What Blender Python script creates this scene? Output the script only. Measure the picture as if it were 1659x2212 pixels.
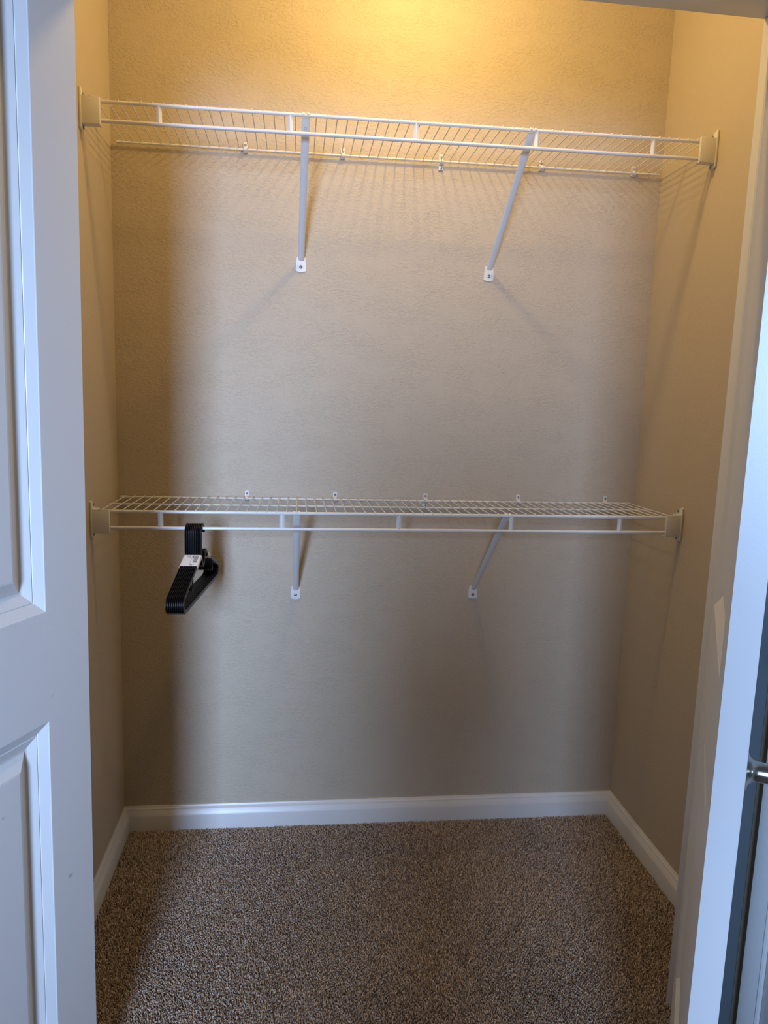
import bpy, bmesh, math, random
import numpy as np
from mathutils import Vector, Matrix

for o in list(bpy.data.objects):
    bpy.data.objects.remove(o)
SC = bpy.context.scene
COL = SC.collection
random.seed(4)

# ------------------------------------------------------------------ camera
CX, CY, CZ = 0.5054, -2.1696, 1.3227
YAW, PITCH, ROLL, FPX = 0.1221, -0.1483, 0.0328, 1586.45
cam_data = bpy.data.cameras.new('camera')
cam = bpy.data.objects.new('camera', cam_data)
COL.objects.link(cam)
fw = Vector((math.sin(YAW) * math.cos(PITCH), math.cos(YAW) * math.cos(PITCH), math.sin(PITCH)))
r0 = Vector((math.cos(YAW), -math.sin(YAW), 0))
u0 = r0.cross(fw)
rt = r0 * math.cos(ROLL) + u0 * math.sin(ROLL)
up = -r0 * math.sin(ROLL) + u0 * math.cos(ROLL)
cam.matrix_world = Matrix(((rt.x, up.x, -fw.x, CX), (rt.y, up.y, -fw.y, CY), (rt.z, up.z, -fw.z, CZ), (0, 0, 0, 1)))
cam_data.sensor_fit = 'VERTICAL'
cam_data.sensor_height = 36.0
cam_data.lens = FPX * 36.0 / 2212.0
cam_data.clip_start = 0.02
SC.camera = cam

# ------------------------------------------------------------------ world, exposure, large lights
wd = bpy.data.worlds.new('outdoor_sky')
SC.world = wd
wd.use_nodes = True
wd.node_tree.nodes['Background'].inputs[0].default_value = (0.55, 0.72, 1.0, 1)
wd.node_tree.nodes['Background'].inputs[1].default_value = 1.0
SC.view_settings.view_transform = 'Standard'
SC.view_settings.look = 'None'
SC.view_settings.gamma = 1.0
SC.view_settings.use_curve_mapping = False
SC.view_settings.exposure = 0.0

ROOM_Y = -4.6           # rear wall of the bedroom, with the window
WIN = (-0.45, 0.20, 0.90, 2.10)
dl = bpy.data.lights.new('window_daylight', 'AREA')
dl.shape = 'RECTANGLE'
dl.size, dl.size_y = WIN[1] - WIN[0], WIN[3] - WIN[2]
dl.energy = 33
dl.color = (0.42, 0.61, 1.0)
dl.spread = math.radians(62)
dlo = bpy.data.objects.new('window_daylight', dl)
COL.objects.link(dlo)
dlo.location = ((WIN[0] + WIN[1]) / 2, ROOM_Y + 0.03, (WIN[2] + WIN[3]) / 2)
dlo.rotation_euler = (math.radians(81), 0, math.radians(-6))          # sky light comes in slanting down

LAMP = (0.79, -0.45, 2.45)                              # bulb of the closet's own ceiling lamp
LAMP_W = 12.0
LAMP_COL = (1.0, 0.70, 0.285)

# ------------------------------------------------------------------ numbers measured from the photograph
W = 1.559               # closet width
Y_IN, Y_FR = -0.77, -0.860   # front wall, closet side and room side
JL, JR = 0.110, 1.360   # opening jambs
HEAD = 2.051
CEIL = 2.60
SIDE_X = 1.4725          # bedroom side wall to the right
ROOM_L = -2.3
S = 0.0254              # wire pitch
RAIL_Y, BACK_Y = -0.2868, -0.012
XU, XL_ = 0.0353, 0.0273
ZU, SU = 1.9873, 0.0169
ZL, SL = 1.0309, 0.0043
LIP = 0.0413

# ------------------------------------------------------------------ materials
def mat(name, col, rough=0.5, metal=0.0, spec=0.5):
    m = bpy.data.materials.new(name)
    m.use_nodes = True
    b = m.node_tree.nodes['Principled BSDF']
    b.inputs['Base Color'].default_value = (*col, 1)
    b.inputs['Roughness'].default_value = rough
    b.inputs['Metallic'].default_value = metal
    b.inputs['Specular IOR Level'].default_value = spec
    return m

def nd(m, t, **kw):
    n = m.node_tree.nodes.new(t)
    for k, v in kw.items():
        setattr(n, k, v)
    return n

def lk(m, a, b):
    m.node_tree.links.new(a, b)

def ramp(m, fac, stops):
    r = nd(m, 'ShaderNodeValToRGB')
    el = r.color_ramp.elements
    while len(el) < len(stops):
        el.new(0.5)
    for e, (p, c) in zip(el, stops):
        e.position = p
        e.color = (*c, 1) if len(c) == 3 else c
    lk(m, fac, r.inputs[0])
    return r

def bsdf(m):
    return m.node_tree.nodes['Principled BSDF']

def noise(m, scale, detail=2, dist=0.0, vec=None, rough=0.5):
    n = nd(m, 'ShaderNodeTexNoise')
    n.inputs['Scale'].default_value = scale
    n.inputs['Detail'].default_value = detail
    n.inputs['Distortion'].default_value = dist
    n.inputs['Roughness'].default_value = rough
    if vec is not None:
        lk(m, vec, n.inputs['Vector'])
    return n

def coords(m, scale=(1, 1, 1), rot=(0, 0, 0)):
    t = nd(m, 'ShaderNodeTexCoord')
    p = nd(m, 'ShaderNodeMapping')
    p.inputs['Scale'].default_value = scale
    p.inputs['Rotation'].default_value = rot
    lk(m, t.outputs['Object'], p.inputs[0])
    return p.outputs[0]

def wall_paint(name, col, strength=1.0, rot=(0, 0, 0)):
    """beige roller paint over a sprayed, trowelled skip texture"""
    m = mat(name, col, 0.62, spec=0.3)
    v = coords(m, (1, 1, 1.7), rot)
    a = noise(m, 100, 3, 0.6, v, 0.55)
    ra = ramp(m, a.outputs[0], [(0.48, (0, 0, 0)), (0.58, (1, 1, 1))])
    b = noise(m, 260, 2, 0.2, v)
    big = noise(m, 11, 3, 0, v)
    rb = ramp(m, big.outputs[0], [(0.34, (0.25, 0.25, 0.25)), (0.60, (1, 1, 1))])
    mu = nd(m, 'ShaderNodeMath', operation='MULTIPLY')
    lk(m, ra.outputs[0], mu.inputs[0]); lk(m, rb.outputs[0], mu.inputs[1])
    ad = nd(m, 'ShaderNodeMath', operation='MULTIPLY_ADD')
    lk(m, b.outputs[0], ad.inputs[0]); ad.inputs[1].default_value = 0.35; lk(m, mu.outputs[0], ad.inputs[2])
    bp = nd(m, 'ShaderNodeBump')
    bp.inputs['Strength'].default_value = 0.55 * strength
    bp.inputs['Distance'].default_value = 0.0016
    lk(m, ad.outputs[0], bp.inputs['Height'])
    lk(m, bp.outputs[0], bsdf(m).inputs['Normal'])
    return m

WALL_C = (0.57, 0.48, 0.355)
M_WALL = wall_paint('beige_wall_paint', WALL_C, 1.0, (0, math.radians(-24), 0))
M_SIDE = wall_paint('beige_side_wall_paint', WALL_C, 0.45)
M_CEIL = wall_paint('ceiling_paint', (0.80, 0.78, 0.72), 0.5)
M_TRIM = mat('white_semi_gloss_trim', (0.78, 0.77, 0.74), 0.32)
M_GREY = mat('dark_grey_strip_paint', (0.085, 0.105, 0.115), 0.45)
M_DOOR = mat('white_door_paint', (0.78, 0.775, 0.75), 0.36)
def add_fine_bump(m, scale, dist, strength):
    n = noise(m, scale, 3, 0, coords(m))
    bp = nd(m, 'ShaderNodeBump')
    bp.inputs['Strength'].default_value = strength
    bp.inputs['Distance'].default_value = dist
    lk(m, n.outputs[0], bp.inputs['Height'])
    lk(m, bp.outputs[0], bsdf(m).inputs['Normal'])
add_fine_bump(M_DOOR, 260, 0.0004, 0.25)
add_fine_bump(M_TRIM, 120, 0.0004, 0.15)
# a few scuffs on the door paint
def scuffed(m, base, dark, scale, lo, hi):
    n = noise(m, scale, 1, 0.3, coords(m))
    r = ramp(m, n.outputs[0], [(lo, base), (hi, dark)])
    lk(m, r.outputs[0], bsdf(m).inputs['Base Color'])
scuffed(M_DOOR, (0.78, 0.775, 0.75), (0.45, 0.43, 0.40), 26, 0.80, 0.84)
M_VINYL = mat('white_epoxy_wire_coating', (0.80, 0.79, 0.76), 0.30)
M_PLASTIC = mat('white_plastic_bracket', (0.76, 0.74, 0.68), 0.38)
scuffed(M_PLASTIC, (0.76, 0.74, 0.68), (0.50, 0.47, 0.42), 60, 0.70, 0.78)
M_SCREW = mat('zinc_screw', (0.30, 0.30, 0.31), 0.30, 1.0)
M_HOLE = mat('dark_screw_hole', (0.03, 0.028, 0.025), 0.7)
M_NICKEL = mat('satin_nickel', (0.62, 0.60, 0.57), 0.22, 1.0)
M_DARK_KNOB = mat('dark_knob_metal', (0.018, 0.018, 0.022), 0.35, 0.6)  # even near-black colour for the side door's knob
M_BLACK = mat('black_hanger_plastic', (0.0035, 0.0035, 0.005), 0.36, spec=0.35)
M_PAPER = mat('white_paper_label', (0.80, 0.77, 0.74), 0.7)
M_INK = mat('black_label_ink', (0.06, 0.055, 0.06), 0.7)
M_GLASS = mat('window_glass', (1, 1, 1), 0.0)
bsdf(M_GLASS).inputs['Transmission Weight'].default_value = 1.0

M_CARPET = mat('brown_cut_pile_carpet', (0.25, 0.19, 0.14), 0.95, spec=0.1)
_g = nd(M_CARPET, 'ShaderNodeNewGeometry')
_r = ramp(M_CARPET, _g.outputs['Random Per Island'],
          [(0.0, (0.20, 0.140, 0.10)), (0.25, (0.42, 0.315, 0.235)), (0.65, (0.58, 0.455, 0.355)), (1.0, (0.80, 0.68, 0.57))])
lk(M_CARPET, _r.outputs[0], bsdf(M_CARPET).inputs['Base Color'])
M_FLOOR = mat('carpet_backing', (0.17, 0.13, 0.10), 0.95, spec=0.1)
_n = noise(M_FLOOR, 260, 2, 0, coords(M_FLOOR))
_r = ramp(M_FLOOR, _n.outputs[0], [(0.3, (0.07, 0.05, 0.037)), (0.5, (0.24, 0.18, 0.14)), (0.7, (0.45, 0.37, 0.31))])
lk(M_FLOOR, _r.outputs[0], bsdf(M_FLOOR).inputs['Base Color'])

# ------------------------------------------------------------------ mesh helpers
def finish(name, bm, m, parent=None, smooth=35, loc=None):
    me = bpy.data.meshes.new(name)
    bmesh.ops.recalc_face_normals(bm, faces=bm.faces)
    bm.to_mesh(me)
    bm.free()
    for x in (m if isinstance(m, (list, tuple)) else [m]):
        me.materials.append(x)
    if smooth:
        me.shade_smooth()
        me.set_sharp_from_angle(angle=math.radians(smooth))
    o = bpy.data.objects.new(name, me)
    COL.objects.link(o)
    if parent:
        o.parent = parent
    if loc is not None:
        o.location = loc
    return o

def box(bm, x0, x1, y0, y1, z0, z1, bev=0.0, seg=2):
    vs = [bm.verts.new((x, y, z)) for x in (x0, x1) for y in (y0, y1) for z in (z0, z1)]
    fs = [(0, 1, 3, 2), (4, 6, 7, 5), (0, 4, 5, 1), (2, 3, 7, 6), (0, 2, 6, 4), (1, 5, 7, 3)]
    faces = [bm.faces.new([vs[i] for i in f]) for f in fs]
    if bev:
        es = list({e for f in faces for e in f.edges})
        bmesh.ops.bevel(bm, geom=es, offset=bev, segments=seg, profile=0.5, affect='EDGES')

def prism(bm, pts, axis, a, b):
    """extrude a 2-D polygon along an axis; pts are the two other coordinates in order"""
    def at(p, t):
        q = [0, 0, 0]
        o = [i for i in range(3) if i != axis]
        q[axis] = t; q[o[0]] = p[0]; q[o[1]] = p[1]
        return q
    A = [bm.verts.new(at(p, a)) for p in pts]
    B = [bm.verts.new(at(p, b)) for p in pts]
    n = len(pts)
    bm.faces.new(A); bm.faces.new(B[::-1])
    for i in range(n):
        bm.faces.new((A[i], A[(i + 1) % n], B[(i + 1) % n], B[i]))

def frame(d, ref=None):
    d = d.normalized()
    ref = ref or (Vector((0, 0, 1)) if abs(d.z) < 0.9 else Vector((1, 0, 0)))
    a = ref.cross(d).normalized()
    return a, d.cross(a)

def sweep(bm, pts, ra, rb=None, n=12, ref=None, closed=False, caps=True):
    """tube of elliptic section along a path; ra along the 'ref' direction, rb across it"""
    rb = rb if rb is not None else ra
    P = [Vector(p) for p in pts]
    rings = []
    for i, p in enumerate(P):
        if closed:
            d = P[(i + 1) % len(P)] - P[i - 1]
        else:
            d = P[min(i + 1, len(P) - 1)] - P[max(i - 1, 0)]
        d.normalize()
        if ref is not None:
            a = Vector(ref)
            a = (a - d * a.dot(d)).normalized()
            b = d.cross(a)
        else:
            a, b = frame(d)
        rings.append([bm.verts.new(p + a * (ra * math.cos(2 * math.pi * k / n)) + b * (rb * math.sin(2 * math.pi * k / n))) for k in range(n)])
    m = len(rings)
    for i in range(m if closed else m - 1):
        A, B = rings[i], rings[(i + 1) % m]
        for k in range(n):
            bm.faces.new((A[k], A[(k + 1) % n], B[(k + 1) % n], B[k]))
    if caps and not closed:
        bm.faces.new(rings[0][::-1]); bm.faces.new(rings[-1])

def rod(bm, p, q, r, n=12, cap=0.0):
    p, q = Vector(p), Vector(q)
    sweep(bm, [p, q], r, n=n)

def lathe(bm, prof, origin, axis, n=32):
    """prof: (radius, distance along axis)"""
    axis = Vector(axis).normalized()
    a, b = frame(axis)
    O = Vector(origin)
    rings = []
    for r, t in prof:
        if r < 1e-6:
            rings.append([bm.verts.new(O + axis * t)])
        else:
            rings.append([bm.verts.new(O + axis * t + a * (r * math.cos(2 * math.pi * k / n)) + b * (r * math.sin(2 * math.pi * k / n))) for k in range(n)])
    for A, B in zip(rings, rings[1:]):
        for k in range(n):
            l = (k + 1) % n
            if len(A) == 1 and len(B) == 1:
                continue
            if len(A) == 1:
                bm.faces.new((A[0], B[l], B[k]))
            elif len(B) == 1:
                bm.faces.new((A[k], A[l], B[0]))
            else:
                bm.faces.new((A[k], A[l], B[l], B[k]))

def thing(name, label, cat, loc=(0, 0, 0), group=None):
    o = bpy.data.objects.new(name, None)
    o.empty_display_size = 0.05
    COL.objects.link(o)
    o.location = loc
    o['label'] = label
    o['category'] = cat
    if group:
        o['group'] = group
    return o

def struct(name, bm, m, label, parent=None, smooth=35):
    o = finish(name, bm, m, parent, smooth)
    o['kind'] = 'structure'
    if parent is None:
        o['label'] = label
    return o

def copy_tree(o, parent=None):
    c = o.copy()
    COL.objects.link(c)
    c.parent = parent
    for ch in o.children:
        copy_tree(ch, c)
    return c

# ------------------------------------------------------------------ room shell
T = 0.10
bm = bmesh.new(); box(bm, -T, W + T, 0, T, -0.05, CEIL); struct('wall_back', bm, M_WALL, 'beige textured back wall of the closet behind both wire shelves')
bm = bmesh.new(); box(bm, -T, 0, Y_IN, 0, -0.05, CEIL); struct('wall_left', bm, M_SIDE, 'beige left side wall of the closet beside the open door')
bm = bmesh.new(); box(bm, W, W + T, Y_IN, 0, -0.05, CEIL); struct('wall_right', bm, M_SIDE, 'beige right side wall of the closet')
JT = 0.018              # jamb board thickness
bm = bmesh.new()
box(bm, ROOM_L, JL - JT, Y_FR, Y_IN, -0.05, CEIL)
box(bm, JR + JT, 1.4475, Y_FR, Y_IN, -0.05, CEIL)
box(bm, 1.4475, W + T, Y_IN - 0.025, Y_IN, -0.05, CEIL)
box(bm, JL - JT, JR + JT, Y_FR, Y_IN, HEAD + JT, CEIL)
struct('wall_front', bm, M_SIDE, 'beige wall around the closet opening')
bm = bmesh.new(); box(bm, ROOM_L, W + T, ROOM_Y - T, T, -0.06, -0.010); struct('floor', bm, M_FLOOR, 'carpeted floor of closet and bedroom')
bm = bmesh.new(); box(bm, ROOM_L, W + T, ROOM_Y - T, T, CEIL, CEIL + 0.08); struct('ceiling', bm, M_CEIL, 'painted ceiling above closet and bedroom')
bm = bmesh.new(); box(bm, ROOM_L - T, ROOM_L, ROOM_Y - T, Y_FR, -0.05, CEIL); struct('wall_room_left', bm, M_SIDE, 'bedroom wall on the left, out of view')
bm = bmesh.new(); box(bm, SIDE_X, SIDE_X + T, ROOM_Y - T, Y_IN - 0.025, -0.05, CEIL); struct('wall_room_right', bm, M_SIDE, 'bedroom wall to the right of the closet opening')
bm = bmesh.new()
box(bm, ROOM_L, WIN[0], ROOM_Y - T, ROOM_Y, -0.05, CEIL)
box(bm, WIN[1], SIDE_X, ROOM_Y - T, ROOM_Y, -0.05, CEIL)
box(bm, WIN[0], WIN[1], ROOM_Y - T, ROOM_Y, -0.05, WIN[2])
box(bm, WIN[0], WIN[1], ROOM_Y - T, ROOM_Y, WIN[3], CEIL)
struct('wall_room_rear', bm, M_SIDE, 'bedroom wall with the window, behind the viewer')
bm = bmesh.new()
f = 0.045
for a in ((WIN[0], WIN[0] + f, WIN[2], WIN[3]), (WIN[1] - f, WIN[1], WIN[2], WIN[3]), (WIN[0], WIN[1], WIN[2], WIN[2] + f),
          (WIN[0], WIN[1], WIN[3] - f, WIN[3]), (WIN[0], WIN[1], (WIN[2] + WIN[3]) / 2 - 0.02, (WIN[2] + WIN[3]) / 2 + 0.02)):
    box(bm, a[0], a[1], ROOM_Y - 0.08, ROOM_Y - 0.03, a[2], a[3], 0.003)
win = struct('window_1', bm, M_TRIM, 'white window frame behind the viewer')
bm = bmesh.new(); box(bm, WIN[0] + f, WIN[1] - f, ROOM_Y - 0.058, ROOM_Y - 0.054, WIN[2] + f, WIN[3] - f)
finish('window_pane', bm, M_GLASS, win)

# jambs and casings -------------------------------------------------
bm = bmesh.new(); box(bm, JR, JR + JT, Y_FR, Y_IN, -0.01, HEAD, 0.002); struct('trim_1', bm, M_TRIM, 'white right side jamb of the closet opening')
bm = bmesh.new(); box(bm, JL - JT, JL, Y_FR, Y_IN, -0.01, HEAD, 0.002); struct('trim_2', bm, M_TRIM, 'white left side jamb of the closet opening')
bm = bmesh.new(); box(bm, JL - JT, JR + JT, Y_FR, Y_IN, HEAD, HEAD + JT, 0.002); struct('trim_3', bm, M_TRIM, 'white head jamb above the closet opening')
CAS = [(0, 0), (0, 0.008), (0.006, 0.010), (0.012, 0.0085), (0.030, 0.012), (0.058, 0.0155), (0.073, 0.0155), (0.076, 0.013), (0.076, 0)]
def casing_v(bm, x, sgn, z0, z1, k=1.0):
    prism(bm, [(x + sgn * u * k, Y_FR - v) for u, v in CAS], 2, z0, z1)
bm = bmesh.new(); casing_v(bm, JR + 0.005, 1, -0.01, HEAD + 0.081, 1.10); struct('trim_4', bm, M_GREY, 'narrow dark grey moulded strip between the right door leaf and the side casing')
bm = bmesh.new(); casing_v(bm, JL - 0.005, -1, -0.01, HEAD + 0.081); struct('trim_5', bm, M_TRIM, 'white moulded casing left of the closet opening')
bm = bmesh.new(); prism(bm, [(Y_FR - v, HEAD + 0.005 + u) for u, v in CAS], 0, JL - 0.005, JR + 0.005); struct('trim_6', bm, M_TRIM, 'white moulded head casing over the closet opening')

# baseboards ---------------------------------------------------------
BBH = 0.0715
BB = [(0, -0.012), (0, BBH), (0.0030, BBH), (0.0052, BBH - 0.0045), (0.0090, BBH - 0.0080), (0.0094, BBH - 0.0112), (0.0140, BBH - 0.0195), (0.0165, BBH - 0.0260), (0.0175, BBH - 0.0295), (0.0175, -0.012)]
def base_board(name, label, p, q, inward):
    """p, q wall line ends on plan, mitred at closet corners"""
    p, q, n = Vector(p), Vector(q), Vector(inward)
    d = (q - p).normalized()
    bm = bmesh.new()
    A, B = [], []
    for u, z in BB:
        a = p + n * u + (d * u if name != 'baseboard_rightx' else d * 0)
        b = q + n * u - d * u
        A.append(bm.verts.new((a.x, a.y, z))); B.append(bm.verts.new((b.x, b.y, z)))
    k = len(BB)
    bm.faces.new(A); bm.faces.new(B[::-1])
    for i in range(k):
        bm.faces.new((A[i], A[(i + 1) % k], B[(i + 1) % k], B[i]))
    struct(name, bm, M_TRIM, label, smooth=20)
base_board('baseboard_back', 'white moulded baseboard along the closet back wall', (0, 0), (W, 0), (0, -1))
base_board('baseboard_left', 'white moulded baseboard along the closet left wall', (0, 0), (0, Y_IN), (1, 0))
base_board('baseboard_right', 'white moulded baseboard along the closet right wall', (W, 0), (W, Y_IN), (-1, 0))

# ------------------------------------------------------------------ panelled door leaves
LEAF_W, LEAF_T, LEAF_Z0, LEAF_Z1 = 0.613, 0.035, 0.020, 2.038
STILE = 0.1015
PANELS = ((0.205, 0.790), (0.973, 1.925))
STICK = [(0, 0), (0.0010, -0.0004), (0.0020, -0.0012), (0.0165, -0.0088), (0.0173, -0.0104), (0.0190, -0.0092),
         (0.0335, -0.0162), (0.0360, -0.0167), (0.0385, -0.0167), (0.0600, -0.0050), (0.0635, -0.0045)]
def leaf_mesh(bm):
    """local frame: x from hinge to free edge, y = thickness (0 inner face, -T outer face), z up"""
    x0, x1 = 0.0, LEAF_W
    zs = [LEAF_Z0]
    for a, b in PANELS:
        zs += [a, b]
    zs.append(LEAF_Z1)
    for y in (0.0, -LEAF_T):
        quads = [(x0, STILE, LEAF_Z0, LEAF_Z1), (x1 - STILE, x1, LEAF_Z0, LEAF_Z1)]
        for i in range(0, len(zs), 2):
            quads.append((STILE, x1 - STILE, zs[i], zs[i + 1]))
        for a, b, c, d in quads:
            bm.faces.new([bm.verts.new(p) for p in ((a, y, c), (b, y, c), (b, y, d), (a, y, d))])
    for a, b, c, d in ((x0, x0, 0, 0), (x1, x1, 0, 0)):
        bm.faces.new([bm.verts.new(p) for p in ((a, 0, LEAF_Z0), (a, -LEAF_T, LEAF_Z0), (a, -LEAF_T, LEAF_Z1), (a, 0, LEAF_Z1))])
    for z in (LEAF_Z0, LEAF_Z1):
        bm.faces.new([bm.verts.new(p) for p in ((x0, 0, z), (x1, 0, z), (x1, -LEAF_T, z), (x0, -LEAF_T, z))])
    bmesh.ops.remove_doubles(bm, verts=bm.verts, dist=1e-5)
def panel_mesh(bm, z0, z1, side):
    loops = []
    for u, dpt in STICK:
        y = dpt if side == 0 else -LEAF_T - dpt
        loops.append([bm.verts.new(p) for p in ((STILE + u, y, z0 + u), (LEAF_W - STILE - u, y, z0 + u), (LEAF_W - STILE - u, y, z1 - u), (STILE + u, y, z1 - u))])
    for A, B in zip(loops, loops[1:]):
        for k in range(4):
            bm.faces.new((A[k], A[(k + 1) % 4], B[(k + 1) % 4], B[k]))
    bm.faces.new(loops[-1])

def door_leaf(name, label, mtx, mirror):
    bm = bmesh.new()
    leaf_mesh(bm)
    o = struct(name, bm, M_DOOR, label, smooth=0)
    for side in (0, 1):
        for (z0, z1), nm in zip(PANELS, ('lower', 'upper')):
            bm = bmesh.new(); panel_mesh(bm, z0, z1, side)
            finish('door_panel', bm, M_DOOR, o, smooth=0)
    o.matrix_world = mtx
    return o

def leaf_matrix(pin, d, n, lean=0.0):
    """pin on plan = outer face at the hinge; d along the leaf, n from outer to inner face"""
    d, n = Vector((*d, 0)), Vector((*n, 0))
    org = Vector((*pin, 0)) + n * LEAF_T
    M = Matrix(((d.x, n.x, 0, org.x), (d.y, n.y, 0, org.y), (0, 0, 1, 0), (0, 0, 0, 1)))
    return M @ Matrix.Rotation(lean, 4, 'Y')

a = math.radians(112)
door_l = door_leaf('door_1', 'white two-panel closet door leaf swung open on the left', leaf_matrix((0.1207 + 0.0145 * math.cos(a), -0.867 - 0.0145 * math.sin(a)), (math.cos(a), -math.sin(a)), (math.sin(a), math.cos(a)), -0.0094), False)
a = math.radians(60.1)
door_r = door_leaf('door_2', 'white two-panel closet door leaf on the right, seen edge on', leaf_matrix((1.356, -0.867), (-math.cos(a), -math.sin(a)), (-math.sin(a), math.cos(a))), True)

def knob(parent, x, z, y, ydir, m, name='door_knob'):
    bm = bmesh.new()
    lathe(bm, [(0.0, 0.0), (0.029, 0.0), (0.0305, 0.0015), (0.0295, 0.0035), (0.025, 0.0055), (0.018, 0.0080), (0.0145, 0.012), (0.0128, 0.018), (0.0125, 0.030)], (0, 0, 0), (0, 1, 0), 40)
    lathe(bm, [(0.0125, 0.030), (0.016, 0.032), (0.0235, 0.037), (0.0268, 0.046), (0.0262, 0.056), (0.021, 0.063), (0.010, 0.066), (0, 0.0665)], (0, 0, 0), (0, 1, 0), 40)
    k = finish(name, bm, m, parent, smooth=50)
    k.matrix_local = Matrix(((1, 0, 0, x), (0, ydir, 0, y), (0, 0, 1, z), (0, 0, 0, 1)))
    return k
k = knob(door_r, LEAF_W - 0.060, 0.872, -LEAF_T, -1, M_NICKEL)
k['label'] = 'satin nickel round knob'
for d in (door_l, door_r):
    for z in (0.25, 1.02, 1.82):
        bm = bmesh.new()
        rod(bm, (-0.004, -LEAF_T - 0.004, z - 0.044), (-0.004, -LEAF_T - 0.004, z + 0.044), 0.0062, 14)
        finish('hinge', bm, M_NICKEL, d)
bm = bmesh.new(); box(bm, LEAF_W - 0.0005, LEAF_W + 0.0006, -LEAF_T / 2 - 0.0125, -LEAF_T / 2 + 0.0125, LEAF_Z1 - 0.09, LEAF_Z1 - 0.03, 0.0004)
finish('strike_plate', bm, M_NICKEL, door_r)

# neighbouring door in the bedroom side wall, at the right edge of the frame
bm = bmesh.new()
prism(bm, [(SIDE_X - 0.0005 - v, -0.880 - (0.076 - u) * 0.7) for u, v in CAS], 2, -0.01, 2.10)
struct('trim_7', bm, M_TRIM, 'white door casing on the bedroom side wall beside the closet')
bm = bmesh.new(); box(bm, SIDE_X - 0.004, SIDE_X - 0.0005, -1.72, -0.936, 0.02, 2.04, 0.001)
d3 = struct('door_3', bm, M_DOOR, 'white door in the side wall at the right edge, with a dark knob')
k3 = knob(d3, 0, 0, 0, 1, M_DARK_KNOB)
k3.matrix_local = Matrix(((0, -1, 0, SIDE_X - 0.004), (1, 0, 0, -0.985), (0, 0, 1, 0.868), (0, 0, 0, 1)))
k3['label'] = 'dark round doorknob'

# ------------------------------------------------------------------ carpet pile (real tufts)
def carpet():
    rng = np.random.default_rng(7)
    X0, X1, Y0, Y1 = -0.02, W + 0.0, -1.34, 0.0
    p = 0.0033
    nx, ny = int((X1 - X0) / p), int((Y1 - Y0) / p)
    gx, gy = np.meshgrid(np.arange(nx), np.arange(ny))
    x = X0 + (gx.ravel() + rng.uniform(-.45, .45, nx * ny) + 0.5) * p
    y = Y0 + (gy.ravel() + rng.uniform(-.45, .45, nx * ny) + 0.5) * p
    keep = (y < -0.010)
    inside = (y > Y_IN)
    keep &= np.where(inside, (x > 0.011) & (x < W - 0.011), True)
    mid = (y <= Y_IN) & (y > Y_FR - 0.02)
    keep &= np.where(mid, (x > JL) & (x < JR), True)
    keep &= (x < SIDE_X - 0.02) | inside
    x, y = x[keep], y[keep]
    n = len(x)
    # soft lay of the pile, so that it shades in patches like trodden carpet
    fx = 0.9 * np.sin(7.1 * x + 3.3 * y) + 0.7 * np.sin(13.3 * y - 5.2 * x + 1.3)
    fy = 0.9 * np.cos(6.3 * y - 4.1 * x + .7) + 0.6 * np.sin(15.7 * x + 9.1 * y)
    lay = 0.5 + 0.5 * np.sin(9.0 * x + 4.0 * np.sin(5.0 * y + 1.0)) * np.cos(8.0 * y - 3.0 * np.sin(6.0 * x))
    h = rng.uniform(0.0074, 0.0108, n) * (0.86 + 0.22 * lay)
    dx = rng.normal(0, 0.0033, n) + 0.0013 * fx
    dy = rng.normal(0, 0.0033, n) + 0.0013 * fy
    w = rng.uniform(0.0010, 0.0019, n)
    ang = rng.uniform(0, 2 * np.pi, n)
    V = np.zeros((n, 7, 3), np.float32)
    for k in range(3):
        c, s = np.cos(ang + k * 2.094), np.sin(ang + k * 2.094)
        V[:, k] = np.stack([x + w * 0.55 * c, y + w * 0.55 * s, np.full(n, -0.0105)], -1)
        V[:, 3 + k] = np.stack([x + dx * 0.75 + w * c, y + dy * 0.75 + w * s, -0.0105 + h * 0.78], -1)
    V[:, 6] = np.stack([x + dx, y + dy, -0.0105 + h], -1)
    tri = []
    for k in range(3):
        l = (k + 1) % 3
        tri += [(k, l, 3 + l), (k, 3 + l, 3 + k), (3 + k, 3 + l, 6)]
    tri = np.array(tri, np.int32)
    F = (tri[None] + (np.arange(n, dtype=np.int32) * 7)[:, None, None]).reshape(-1)
    me = bpy.data.meshes.new('carpet_pile')
    me.vertices.add(n * 7)
    me.vertices.foreach_set('co', V.reshape(-1))
    nf = len(F) // 3
    me.loops.add(nf * 3)
    me.loops.foreach_set('vertex_index', F)
    me.polygons.add(nf)
    me.polygons.foreach_set('loop_start', np.arange(0, nf * 3, 3, dtype=np.int32))
    me.update(calc_edges=True)
    me.materials.append(M_CARPET)
    me.shade_smooth()
    o = bpy.data.objects.new('carpet_pile', me)
    COL.objects.link(o)
    o['kind'] = 'stuff'
    o['label'] = 'speckled brown and beige cut-pile carpet on the closet floor'
    o['category'] = 'carpet'
carpet()

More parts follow.
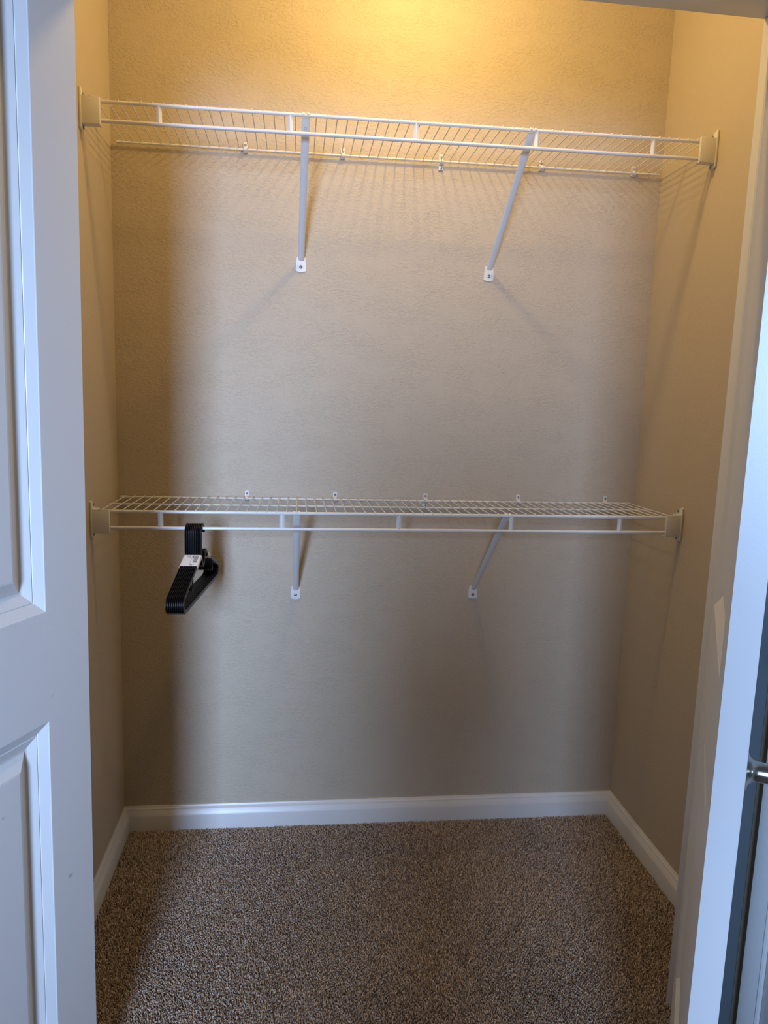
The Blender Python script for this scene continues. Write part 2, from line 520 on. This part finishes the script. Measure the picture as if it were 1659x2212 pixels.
# ------------------------------------------------------------------ wire shelves
def make_shelf(name, label, x_start, z0, slope, mid_z):
    root = thing(name, label, 'shelf', (x_start, 0, z0), 'white wire closet shelves')
    root.rotation_euler = (0, -math.atan2(slope, 59 * S), 0)
    L = 59 * S
    fy, by = RAIL_Y, BACK_Y
    bm = bmesh.new(); rod(bm, (0.012, fy, 0), (L - 0.012, fy, 0), 0.0042, 16); finish('front_rail', bm, M_VINYL, root)
    bm = bmesh.new(); rod(bm, (0.012, fy, -LIP), (L - 0.012, fy, -LIP), 0.0042, 16); finish('hanging_rod', bm, M_VINYL, root)
    bm = bmesh.new()
    rod(bm, (-0.013, by, 0), (L + 0.013, by, 0), 0.0030, 12)
    finish('back_rail', bm, M_VINYL, root)
    bm = bmesh.new(); sweep(bm, [(-0.017, by, 0), (-0.016, by, 0), (-0.008, by, 0), (-0.007, by, 0)], 0.0040, n=14); finish('rail_cap', bm, M_VINYL, root)
    bm = bmesh.new(); rod(bm, (-0.014, -0.155, 0), (L + 0.006, -0.155, 0), 0.0024, 10); finish('support_wire', bm, M_VINYL, root)
    wire = None
    for i in range(60):
        if wire is None:
            bm = bmesh.new()
            sweep(bm, [(0, by + 0.0036, -0.003), (0, by + 0.0030, 0.002), (0, by + 0.0008, 0.0040), (0, by - 0.004, 0.0042), (0, fy + 0.01, 0.0046), (0, fy + 0.002, 0.0052), (0, fy - 0.0022, 0.0046), (0, fy - 0.0038, 0.0030)], 0.00135, n=8, ref=(1, 0, 0))
            wire = finish('deck_wire', bm, M_VINYL, root, smooth=60)
            w = wire
        else:
            w = wire.copy()
            COL.objects.link(w)
            w.parent = root
        w.location = (i * S, 0, 0)
    post = None
    for i in range(5):
        if post is None:
            bm = bmesh.new()
            # folded metal strip: a shallow V in plan
            pts = [(-0.0065, 0.0010), (-0.0010, -0.0034), (0.0010, -0.0034), (0.0065, 0.0010), (0.0065, 0.0024), (-0.0065, 0.0024)]
            prism(bm, pts, 2, -LIP + 0.0015, -0.0015)
            post = finish('lip_post', bm, M_VINYL, root, smooth=20)
            w = post
        else:
            w = post.copy(); COL.objects.link(w); w.parent = root
        w.location = ((5.58 + 11.96 * i) * S, fy, 0)
    return root
shelf_u = make_shelf('wire_shelf', 'white wire shelf high on the closet wall, seen from below and tilted', XU, ZU, SU, 0)
shelf_l = make_shelf('wire_shelf', 'white wire shelf at mid height with black hangers on its rod', XL_, ZL, SL, 0)

def zu(x): return ZU + SU * (x - XU) / (59 * S)
def zl(x): return ZL + SL * (x - XL_) / (59 * S)

# ------------------------------------------------------------------ screws (helper mesh, round head with a cross slot)
def screw_bm(bm, o, axis, r=0.0045):
    lathe(bm, [(r, -0.001), (r, 0.0005), (r * 0.8, r * 0.42), (r * 0.35, r * 0.55), (0, r * 0.35)], o, axis, 16)

# ------------------------------------------------------------------ shelf end brackets on the side walls
def end_bracket(label, side, zc, xwall):
    """side = +1: on the left wall, opening to the right"""
    root = thing('shelf_end_bracket', label, 'bracket', (xwall, RAIL_Y, zc), 'plastic end brackets of the wire shelves')
    s = side
    def X(a, b): return (min(s * a, s * b), max(s * a, s * b))
    fr = -0.013
    # plate against the wall: raised border, set back between
    bm = bmesh.new()
    prof = [(fr, -0.062), (fr, 0.026), (fr + 0.006, 0.028), (fr + 0.016, 0.024), (fr + 0.030, 0.018), (fr + 0.034, 0.010), (fr + 0.034, -0.052), (fr + 0.028, -0.060), (fr + 0.010, -0.066)]
    x0, x1 = X(0.0, 0.0045)
    prism(bm, prof, 0, x0, x1)
    bmesh.ops.bevel(bm, geom=list(bm.edges), offset=0.0008, segments=1, affect='EDGES')
    finish('wall_plate', bm, M_PLASTIC, root, smooth=30)
    # cover that hides the rail ends: front sheet with folded edges
    bm = bmesh.new()
    x0, x1 = X(0.0045, 0.047)
    box(bm, x0, x1, fr, fr + 0.003, -0.053, 0.0075, 0.0013)
    x0, x1 = X(0.0045, 0.047)
    box(bm, x0, x1, fr + 0.0015, fr + 0.022, -0.0535, -0.0505, 0.0008)
    x0, x1 = X(0.0045, 0.020)
    box(bm, x0, x1, fr + 0.0015, fr + 0.024, 0.0055, 0.0080, 0.0008)
    x0, x1 = X(0.0445, 0.0472)
    box(bm, x0, x1, fr + 0.0003, fr + 0.0085, -0.0525, 0.0072, 0.0012)
    x0, x1 = X(0.002, 0.0066)
    box(bm, x0, x1, fr - 0.0012, fr + 0.004, -0.062, 0.026, 0.0012)
    finish('rail_cover', bm, M_PLASTIC, root, smooth=30)
    # dark inner lining of the socket
    bm = bmesh.new()
    x0, x1 = X(0.0045, 0.016)
    box(bm, x0, x1, fr + 0.016, fr + 0.020, -0.050, 0.004, 0.001)
    finish('socket_back', bm, M_PLASTIC, root, smooth=30)
    for z in (0.0165, -0.0575):
        bm = bmesh.new()
        lathe(bm, [(0.0042, 0.0), (0.0042, 0.0012), (0.0030, 0.0022), (0, 0.0012)], (s * 0.0045, fr + 0.022, z), (s, 0, 0), 14)
        finish('screw', bm, M_SCREW, root)
    return root
end_bracket('white plastic end bracket on the left wall, upper shelf', 1, zu(0.03), 0.0)
end_bracket('white plastic end bracket on the right wall, upper shelf', -1, zu(1.53) + 0.001, W)
end_bracket('scuffed white plastic end bracket on the left wall, lower shelf', 1, zl(0.03) - 0.001, 0.0)
end_bracket('white plastic end bracket on the right wall, lower shelf', -1, zl(1.53) + 0.001, W)

# ------------------------------------------------------------------ diagonal support braces
def brace(label, x, zr, zfoot, fdx=0.0):
    root = thing('shelf_brace', label, 'brace', (x, 0, zfoot), 'diagonal braces under the wire shelves')
    top = Vector((0, RAIL_Y + 0.009, zr - zfoot - 0.002))
    foot = Vector((fdx, -0.009, 0.016))
    d = (top - foot).normalized()
    n_ = Vector((1, 0, 0)).cross(d)      # in the X=0 plane, across the bar
    # open channel, front convex; flat near the top, rounder towards the foot
    bm = bmesh.new()
    rings = []
    for t, hw, dep in ((0.0, 0.0078, 0.0045), (0.03, 0.0092, 0.0062), (0.4, 0.0092, 0.0056), (0.72, 0.0096, 0.0044), (0.80, 0.0098, 0.0022), (1.0, 0.0098, 0.0014)):
        c = foot.lerp(top, t)
        ring = []
        for k in range(9):
            u = -1 + k / 4
            ring.append(c + Vector((hw * u, 0, 0)) + n_ * (dep * (1 - u * u) ** 0.5 if abs(u) < 1 else 0))
        for k in range(9):
            u = 1 - k / 4
            ring.append(c + Vector(((hw - 0.0010) * u, 0, 0)) + n_ * ((max(dep - 0.0012, 0)) * (1 - u * u) ** 0.5 - 0.0012 if abs(u) < 1 else -0.0012))
        rings.append([bm.verts.new(p) for p in ring])
    # choose outward so that the convex side faces down and to the room
    for A, B in zip(rings, rings[1:]):
        for k in range(18):
            bm.faces.new((A[k], A[(k + 1) % 18], B[(k + 1) % 18], B[k]))
    bm.faces.new(rings[0]); bm.faces.new(rings[-1][::-1])
    finish('bar', bm, M_VINYL, root, smooth=40)
    # hook over the front rail: two small lugs
    bm = bmesh.new()
    R = 0.0056
    for dx in (-0.0062, 0.0062):
        path = []
        for k in range(9):
            an = math.radians(-20 + 200 * k / 8)
            path.append((dx, RAIL_Y + R * math.cos(an), zr - zfoot + R * math.sin(an)))
        sweep(bm, path, 0.0032, 0.0009, n=8, ref=(1, 0, 0))
    finish('rail_hook', bm, M_VINYL, root)
    # hole near the top
    bm = bmesh.new()
    c = foot.lerp(top, 0.935) + n_ * 0.0014
    lathe(bm, [(0.0, 0.0001), (0.0026, 0.0001), (0.0030, 0.0007), (0.0036, 0.0004), (0.0038, -0.0002)], c, n_, 18)
    finish('bolt_hole', bm, M_SIDE, root)
    # foot plate screwed to the wall
    bm = bmesh.new()
    pts = [(-0.0150, 0.0), (-0.0138, 0.0105), (-0.0115, 0.0170), (0.0115, 0.0170), (0.0138, 0.0105), (0.0150, 0.0)]
    pts = [(-0.0118, 0.024), (0.0118, 0.024), (0.0138, 0.008), (0.0150, -0.014), (0.008, -0.0165), (0, -0.0173), (-0.008, -0.0165), (-0.0150, -0.014), (-0.0138, 0.008)]
    prism(bm, [(u + fdx, v) for u, v in pts], 1, -0.0030, -0.0005)
    bmesh.ops.bevel(bm, geom=list(bm.edges), offset=0.0006, segments=1, affect='EDGES')
    finish('foot_plate', bm, M_VINYL, root, smooth=30)
    bm = bmesh.new(); screw_bm(bm, (fdx, -0.0030, -0.003), (0, -1, 0), 0.0048); finish('screw', bm, M_SCREW, root)
    return root
xu1, xu2 = XU + 19 * S, XU + 41 * S
xl1, xl2 = XL_ + 19 * S, XL_ + 41 * S
brace('white metal brace under upper shelf, the left one', xu1, zu(xu1), 1.6955, -0.0058)
brace('white metal brace under upper shelf, the right one', xu2, zu(xu2), 1.6980, -0.0210)
brace('white metal brace under lower shelf, nearer the hangers', xl1, zl(xl1), 0.7436, 0.0010)
brace('white metal brace under lower shelf, far from the hangers', xl2, zl(xl2), 0.7458, -0.0115)

# ------------------------------------------------------------------ wall clips of the back rails
def clip(label, x, zr, kind):
    root = thing('wall_clip', label, 'clip', (x, 0, zr), 'small clips holding the back rails')
    bm = bmesh.new()
    top = 0.020 if kind != 'low' else 0.014
    pts = [(-0.0062, -0.006), (0.0062, -0.006), (0.0062, top), (0.0045, top + 0.002), (-0.0045, top + 0.002), (-0.0062, top)]
    prism(bm, pts, 1, -0.0036, -0.0003)
    bmesh.ops.bevel(bm, geom=list(bm.edges), offset=0.0006, segments=1, affect='EDGES')
    finish('clip_plate', bm, M_PLASTIC, root, smooth=30)
    bm = bmesh.new()
    R = 0.0046
    path = [(0, -0.003, 0.008)] + [(0, BACK_Y + R * math.cos(math.radians(a)), R * math.sin(math.radians(a))) for a in (70, 110, 150, 190, 230, 270)] + [(0, -0.006, -0.0075)]
    sweep(bm, path, 0.0056, 0.0011, n=10, ref=(1, 0, 0))
    finish('clip_hook', bm, M_PLASTIC, root, smooth=40)
    bm = bmesh.new(); screw_bm(bm, (0, -0.0036, top - 0.006), (0, -1, 0), 0.0034); finish('screw', bm, M_SCREW, root)
    if kind == 'double':
        bm = bmesh.new()
        box(bm, -0.0068, 0.0068, -0.0050, -0.0003, -0.0215, -0.0085, 0.0012)
        finish('anchor_block', bm, M_PLASTIC, root)
        bm = bmesh.new(); screw_bm(bm, (0, -0.0050, -0.015), (0, -1, 0), 0.0040); finish('screw', bm, M_SCREW, root)
    return root
place = ('leftmost', 'second from left', 'middle', 'second from right', 'rightmost')
for i, x in enumerate((0.357, 0.6233, 0.901, 1.1931, 1.4706)):
    lab = 'tiny white clip on the upper shelf back rail, %s of five' % place[i]
    if i == 2:
        lab = 'tiny white two-screw clip at the middle of upper back rail'
    clip(lab, x, zu(x), 'double' if i == 2 else 'std')
for i, x in enumerate((0.3653, 0.6231, 0.8955, 1.1833, 1.4625)):
    lab = 'tiny white clip on the lower shelf back rail, %s of five' % place[i]
    if i == 2:
        lab = 'tiny white two-screw clip at the middle of lower back rail'
    clip(lab, x, zl(x), 'double' if i == 2 else 'std')

# ------------------------------------------------------------------ hangers
def arc(c, r, a0, a1, n):
    return [(c[0] + r * math.cos(math.radians(a0 + (a1 - a0) * k / n)), c[1] + r * math.sin(math.radians(a0 + (a1 - a0) * k / n))) for k in range(n + 1)]
def hanger_proto():
    """plane y-z, origin on the rod axis; -y is the end nearer the room"""
    hr = 0.0187
    root = thing('clothes_hanger', '', 'hanger', (0, 0, 0), 'black plastic hangers on the lower shelf rod')
    hook = arc((0.002, -0.0103), hr, -8, 180, 16) + [(-0.0167, -0.03), (-0.0165, -0.052), (-0.0152, -0.067)]
    bm = bmesh.new()
    sweep(bm, [(0, y, z) for y, z in hook], 0.00205, 0.0043, n=10, ref=(1, 0, 0))
    finish('hook', bm, M_BLACK, root, smooth=60)
    ne, fe = -0.203, 0.203
    loop = [(-0.0155, -0.0672), (-0.030, -0.0735), (-0.100, -0.0992), (-0.160, -0.1212)]
    loop += arc((-0.182, -0.149), 0.0185, 110, 250, 8)
    loop += [(-0.165, -0.1680), (-0.08, -0.1675), (0, -0.1672), (0.08, -0.1675), (0.165, -0.1680)]
    loop += arc((0.182, -0.149), 0.0185, -70, 70, 8)
    loop += [(0.160, -0.1202), (0.100, -0.0962), (0.056, -0.0770), (0.047, -0.0690), (0.040, -0.0645), (0.0305, -0.0640), (0.0245, -0.0710), (0.0185, -0.0910), (0.0095, -0.0990), (-0.0005, -0.0935), (-0.0085, -0.0770)]
    bm = bmesh.new()
    sweep(bm, [(0, y, z) for y, z in loop], 0.00205, 0.0050, n=10, ref=(1, 0, 0), closed=True)
    finish('hanger_frame', bm, M_BLACK, root, smooth=60)
    for s in (-1, 1):
        bm = bmesh.new()
        y = 0.108 * s
        path = [(0, y, -0.104), (0, y, -0.128)] + [(0, y + s * (0.006 - 0.006 * math.cos(math.radians(q))), -0.128 - 0.006 * math.sin(math.radians(q))) for q in (40, 90, 140)] + [(0, y + s * 0.012, -0.122)]
        sweep(bm, path, 0.0018, 0.0026, n=8, ref=(1, 0, 0))
        finish('strap_hook', bm, M_BLACK, root, smooth=60)
    return root
proto = hanger_proto()
N_H = 10
HY = 5.4                # the bundle hangs slightly turned on the rod
ord_ = ('second', 'third', 'fourth', 'fifth', 'sixth', 'seventh', 'eighth', 'ninth')
HX = []
for i in range(N_H):
    h = proto if i == 0 else copy_tree(proto)
    if i == 0:
        lab = 'black plastic hanger at the left end of the bundle on the rod'
    elif i == N_H - 1:
        lab = 'black plastic hanger at the right end of the bundle on the rod'
    else:
        lab = 'black plastic hanger in the bundle, %s from the left' % ord_[i - 1]
    h['label'] = lab
    x = 0.2338 + i * 0.00428
    yaw = math.radians(-HY)
    h.location = (x, RAIL_Y, zl(x) - LIP + 0.0006)
    h.rotation_euler = (0, 0, yaw)
    HX.append(x)

# paper sleeves around the arms of the bundle
def sleeve(name, label, s, t0, t1, with_print):
    """s = -1 near arm, +1 far arm; t along the arm from the neck"""
    if s < 0:
        A = Vector((0, -0.030, -0.0735)); B = Vector((0, -0.1877, -0.1314))
    else:
        A = Vector((0, 0.056, -0.0770)); B = Vector((0, 0.160, -0.1202))
    d = (B - A).normalized(); n = Vector((1, 0, 0)).cross(d)
    if n.z < 0:
        n = -n
    xa, xb = -0.0032, (N_H - 1) * 0.00428 + 0.0032
    xc = (HX[0] + HX[-1]) / 2
    root = thing(name, label, 'label', (xc, RAIL_Y, zl(xc) - LIP - 0.0008), 'white paper sleeves around the hanger bundle')
    root.rotation_euler = (0, 0, math.radians(-HY))
    hw = (xb - xa) / 2
    hh = 0.0066
    # all hooks sit in a row along the rod, so the pile is sheared by the yaw
    sh = math.tan(math.radians(HY))
    sec = []
    rr = 0.004
    for cx, cz, a0 in ((hw - rr, hh - rr, 0), (-hw + rr, hh - rr, 90), (-hw + rr, -hh + rr, 180), (hw - rr, -hh + rr, 270)):
        for k in range(5):
            an = math.radians(a0 + 90 * k / 4)
            sec.append((cx + rr * math.cos(an), cz + rr * math.sin(an)))
    def P(u, v, t):
        p = A + d * t + n * v
        return Vector((u * math.cos(math.radians(HY)), p.y - u * math.sin(math.radians(-HY)) * 1.0, p.z))
    bm = bmesh.new()
    ri = []
    for t, gr in ((t0, 0), (t1, 0), (t1, -0.0006), (t0, -0.0006)):
        ri.append([bm.verts.new(P(u * (1 + gr / hw), v * (1 + gr / hh), t)) for u, v in sec])
    m = len(sec)
    for i in range(4):
        Ra, Rb = ri[i], ri[(i + 1) % 4]
        for k in range(m):
            bm.faces.new((Ra[k], Ra[(k + 1) % m], Rb[(k + 1) % m], Rb[k]))
    finish('paper_band', bm, M_PAPER, root, smooth=40)
    if with_print:
        def q(bm, u0, u1, ta, tb):
            bm.faces.new([bm.verts.new(P(u, hh + 0.00025, t)) for u, t in ((u0, ta), (u1, ta), (u1, tb), (u0, tb))])
        L = t1 - t0
        bm = bmesh.new()
        rng = random.Random(3)
        t = t0 + 0.004
        while t < t0 + 0.68 * L:
            wq = rng.choice((0.0005, 0.0008, 0.0013))
            q(bm, 0.0065, 0.0168, t, t + wq)
            t += wq + rng.choice((0.0006, 0.0009, 0.0013))
        finish('barcode', bm, M_INK, root, smooth=0)
        bm = bmesh.new()
        q(bm, 0.0036, 0.0056, t0 + 0.003, t0 + 0.013)
        for k in range(3):
            q(bm, -0.0120 + 0.003 * k, -0.0120 + 0.003 * k + 0.0022, t0 + 0.003, t0 + 0.0062)
        q(bm, -0.0120, -0.0034, t0 + 0.0070, t0 + 0.0080)
        for k in range(3):
            q(bm, -0.0075 + 0.0022 * k, -0.0068 + 0.0022 * k, t0 + 0.0095, t0 + 0.0150)
        q(bm, 0.0008, 0.0013, t0 + 0.002, t0 + L - 0.003)
        for k in range(4):
            q(bm, 0.0024 + 0.0014 * k, 0.0033 + 0.0014 * k, t1 - 0.007, t1 - 0.003)
        q(bm, 0.0095, 0.0115, t1 - 0.0085, t1 - 0.0060)
        finish('printed_text', bm, M_INK, root, smooth=0)
sleeve('paper_label', 'white barcode paper sleeve around the near arms of the black hangers', -1, -0.010, 0.040, True)
sleeve('paper_label', 'plain white paper sleeve around the far arms of the black hangers', 1, -0.002, 0.030, False)

# ------------------------------------------------------------------ closet ceiling lamp
lr = thing('ceiling_lamp', 'round ceiling lamp with a bare warm bulb over the closet', 'lamp', (LAMP[0], LAMP[1], CEIL))
bm = bmesh.new()
lathe(bm, [(0, 0), (0.075, 0), (0.075, -0.012), (0.060, -0.030), (0.034, -0.040), (0.030, -0.075), (0, -0.075)], (0, 0, 0), (0, 0, 1), 32)
finish('lamp_base', bm, M_PLASTIC, lr)
pl = bpy.data.lights.new('lamp_bulb_light', 'POINT')
pl.energy = LAMP_W
pl.color = LAMP_COL
pl.shadow_soft_size = 0.030
plo = bpy.data.objects.new('lamp_bulb_light', pl)
COL.objects.link(plo)
plo.location = LAMP

# ------------------------------------------------------------------ the person taking the picture, standing behind the viewpoint
M_SKIN = mat('skin', (0.55, 0.36, 0.27), 0.5)
M_CLOTH = mat('dark_clothing', (0.05, 0.055, 0.07), 0.85)
M_HAIR = mat('dark_hair', (0.03, 0.022, 0.018), 0.6)
def person():
    root = thing('person', 'person in dark clothes standing behind the viewpoint, facing the closet', 'person', (0.385, -2.50, -0.010))
    root.scale = (0.94, 0.94, 0.93)
    V, Ed, Rd = [], [], []
    def add(p, r, frm=None):
        V.append(Vector(p)); Rd.append(r)
        if frm is not None:
            Ed.append((frm, len(V) - 1))
        return len(V) - 1
    pel = add((0, 0, 0.96), (0.150, 0.110))
    wai = add((0, 0.01, 1.10), (0.140, 0.100), pel)
    che = add((0, 0.0, 1.28), (0.165, 0.115), wai)
    sho = add((0, -0.01, 1.42), (0.110, 0.080), che)
    nec = add((0, -0.005, 1.49), (0.055, 0.055), sho)
    hd0 = add((0, 0.015, 1.56), (0.066, 0.075), nec)
    hd1 = add((0, 0.020, 1.64), (0.076, 0.094), hd0)
    add((0, 0.010, 1.72), (0.060, 0.075), hd1)
    for s in (-1, 1):
        a = add((s * 0.17, -0.01, 1.41), (0.062, 0.062), sho)
        b = add((s * 0.23, 0.05, 1.15), (0.046, 0.046), a)
        c = add((s * 0.15 + 0.06, 0.20, 1.24), (0.034, 0.036), b)
        add((s * 0.085 + 0.10, 0.275, 1.29), (0.026, 0.034), c)
        h = add((s * 0.095, 0, 0.88), (0.098, 0.098), pel)
        k = add((s * 0.105, 0.015, 0.50), (0.062, 0.066), h)
        n = add((s * 0.110, -0.02, 0.10), (0.042, 0.046), k)
        add((s * 0.120, 0.13, 0.040), (0.038, 0.034), n)
    me = bpy.data.meshes.new('body')
    me.from_pydata([tuple(v) for v in V], Ed, [])
    o = bpy.data.objects.new('body', me)
    COL.objects.link(o)
    o.parent = root
    sk = o.modifiers.new('skin', 'SKIN')
    for i, d in enumerate(me.skin_vertices[0].data):
        d.radius = Rd[i]
        d.use_root = (i == 0)
    o.modifiers.new('smooth', 'SUBSURF').render_levels = 2
    me.materials.append(M_CLOTH)
person()
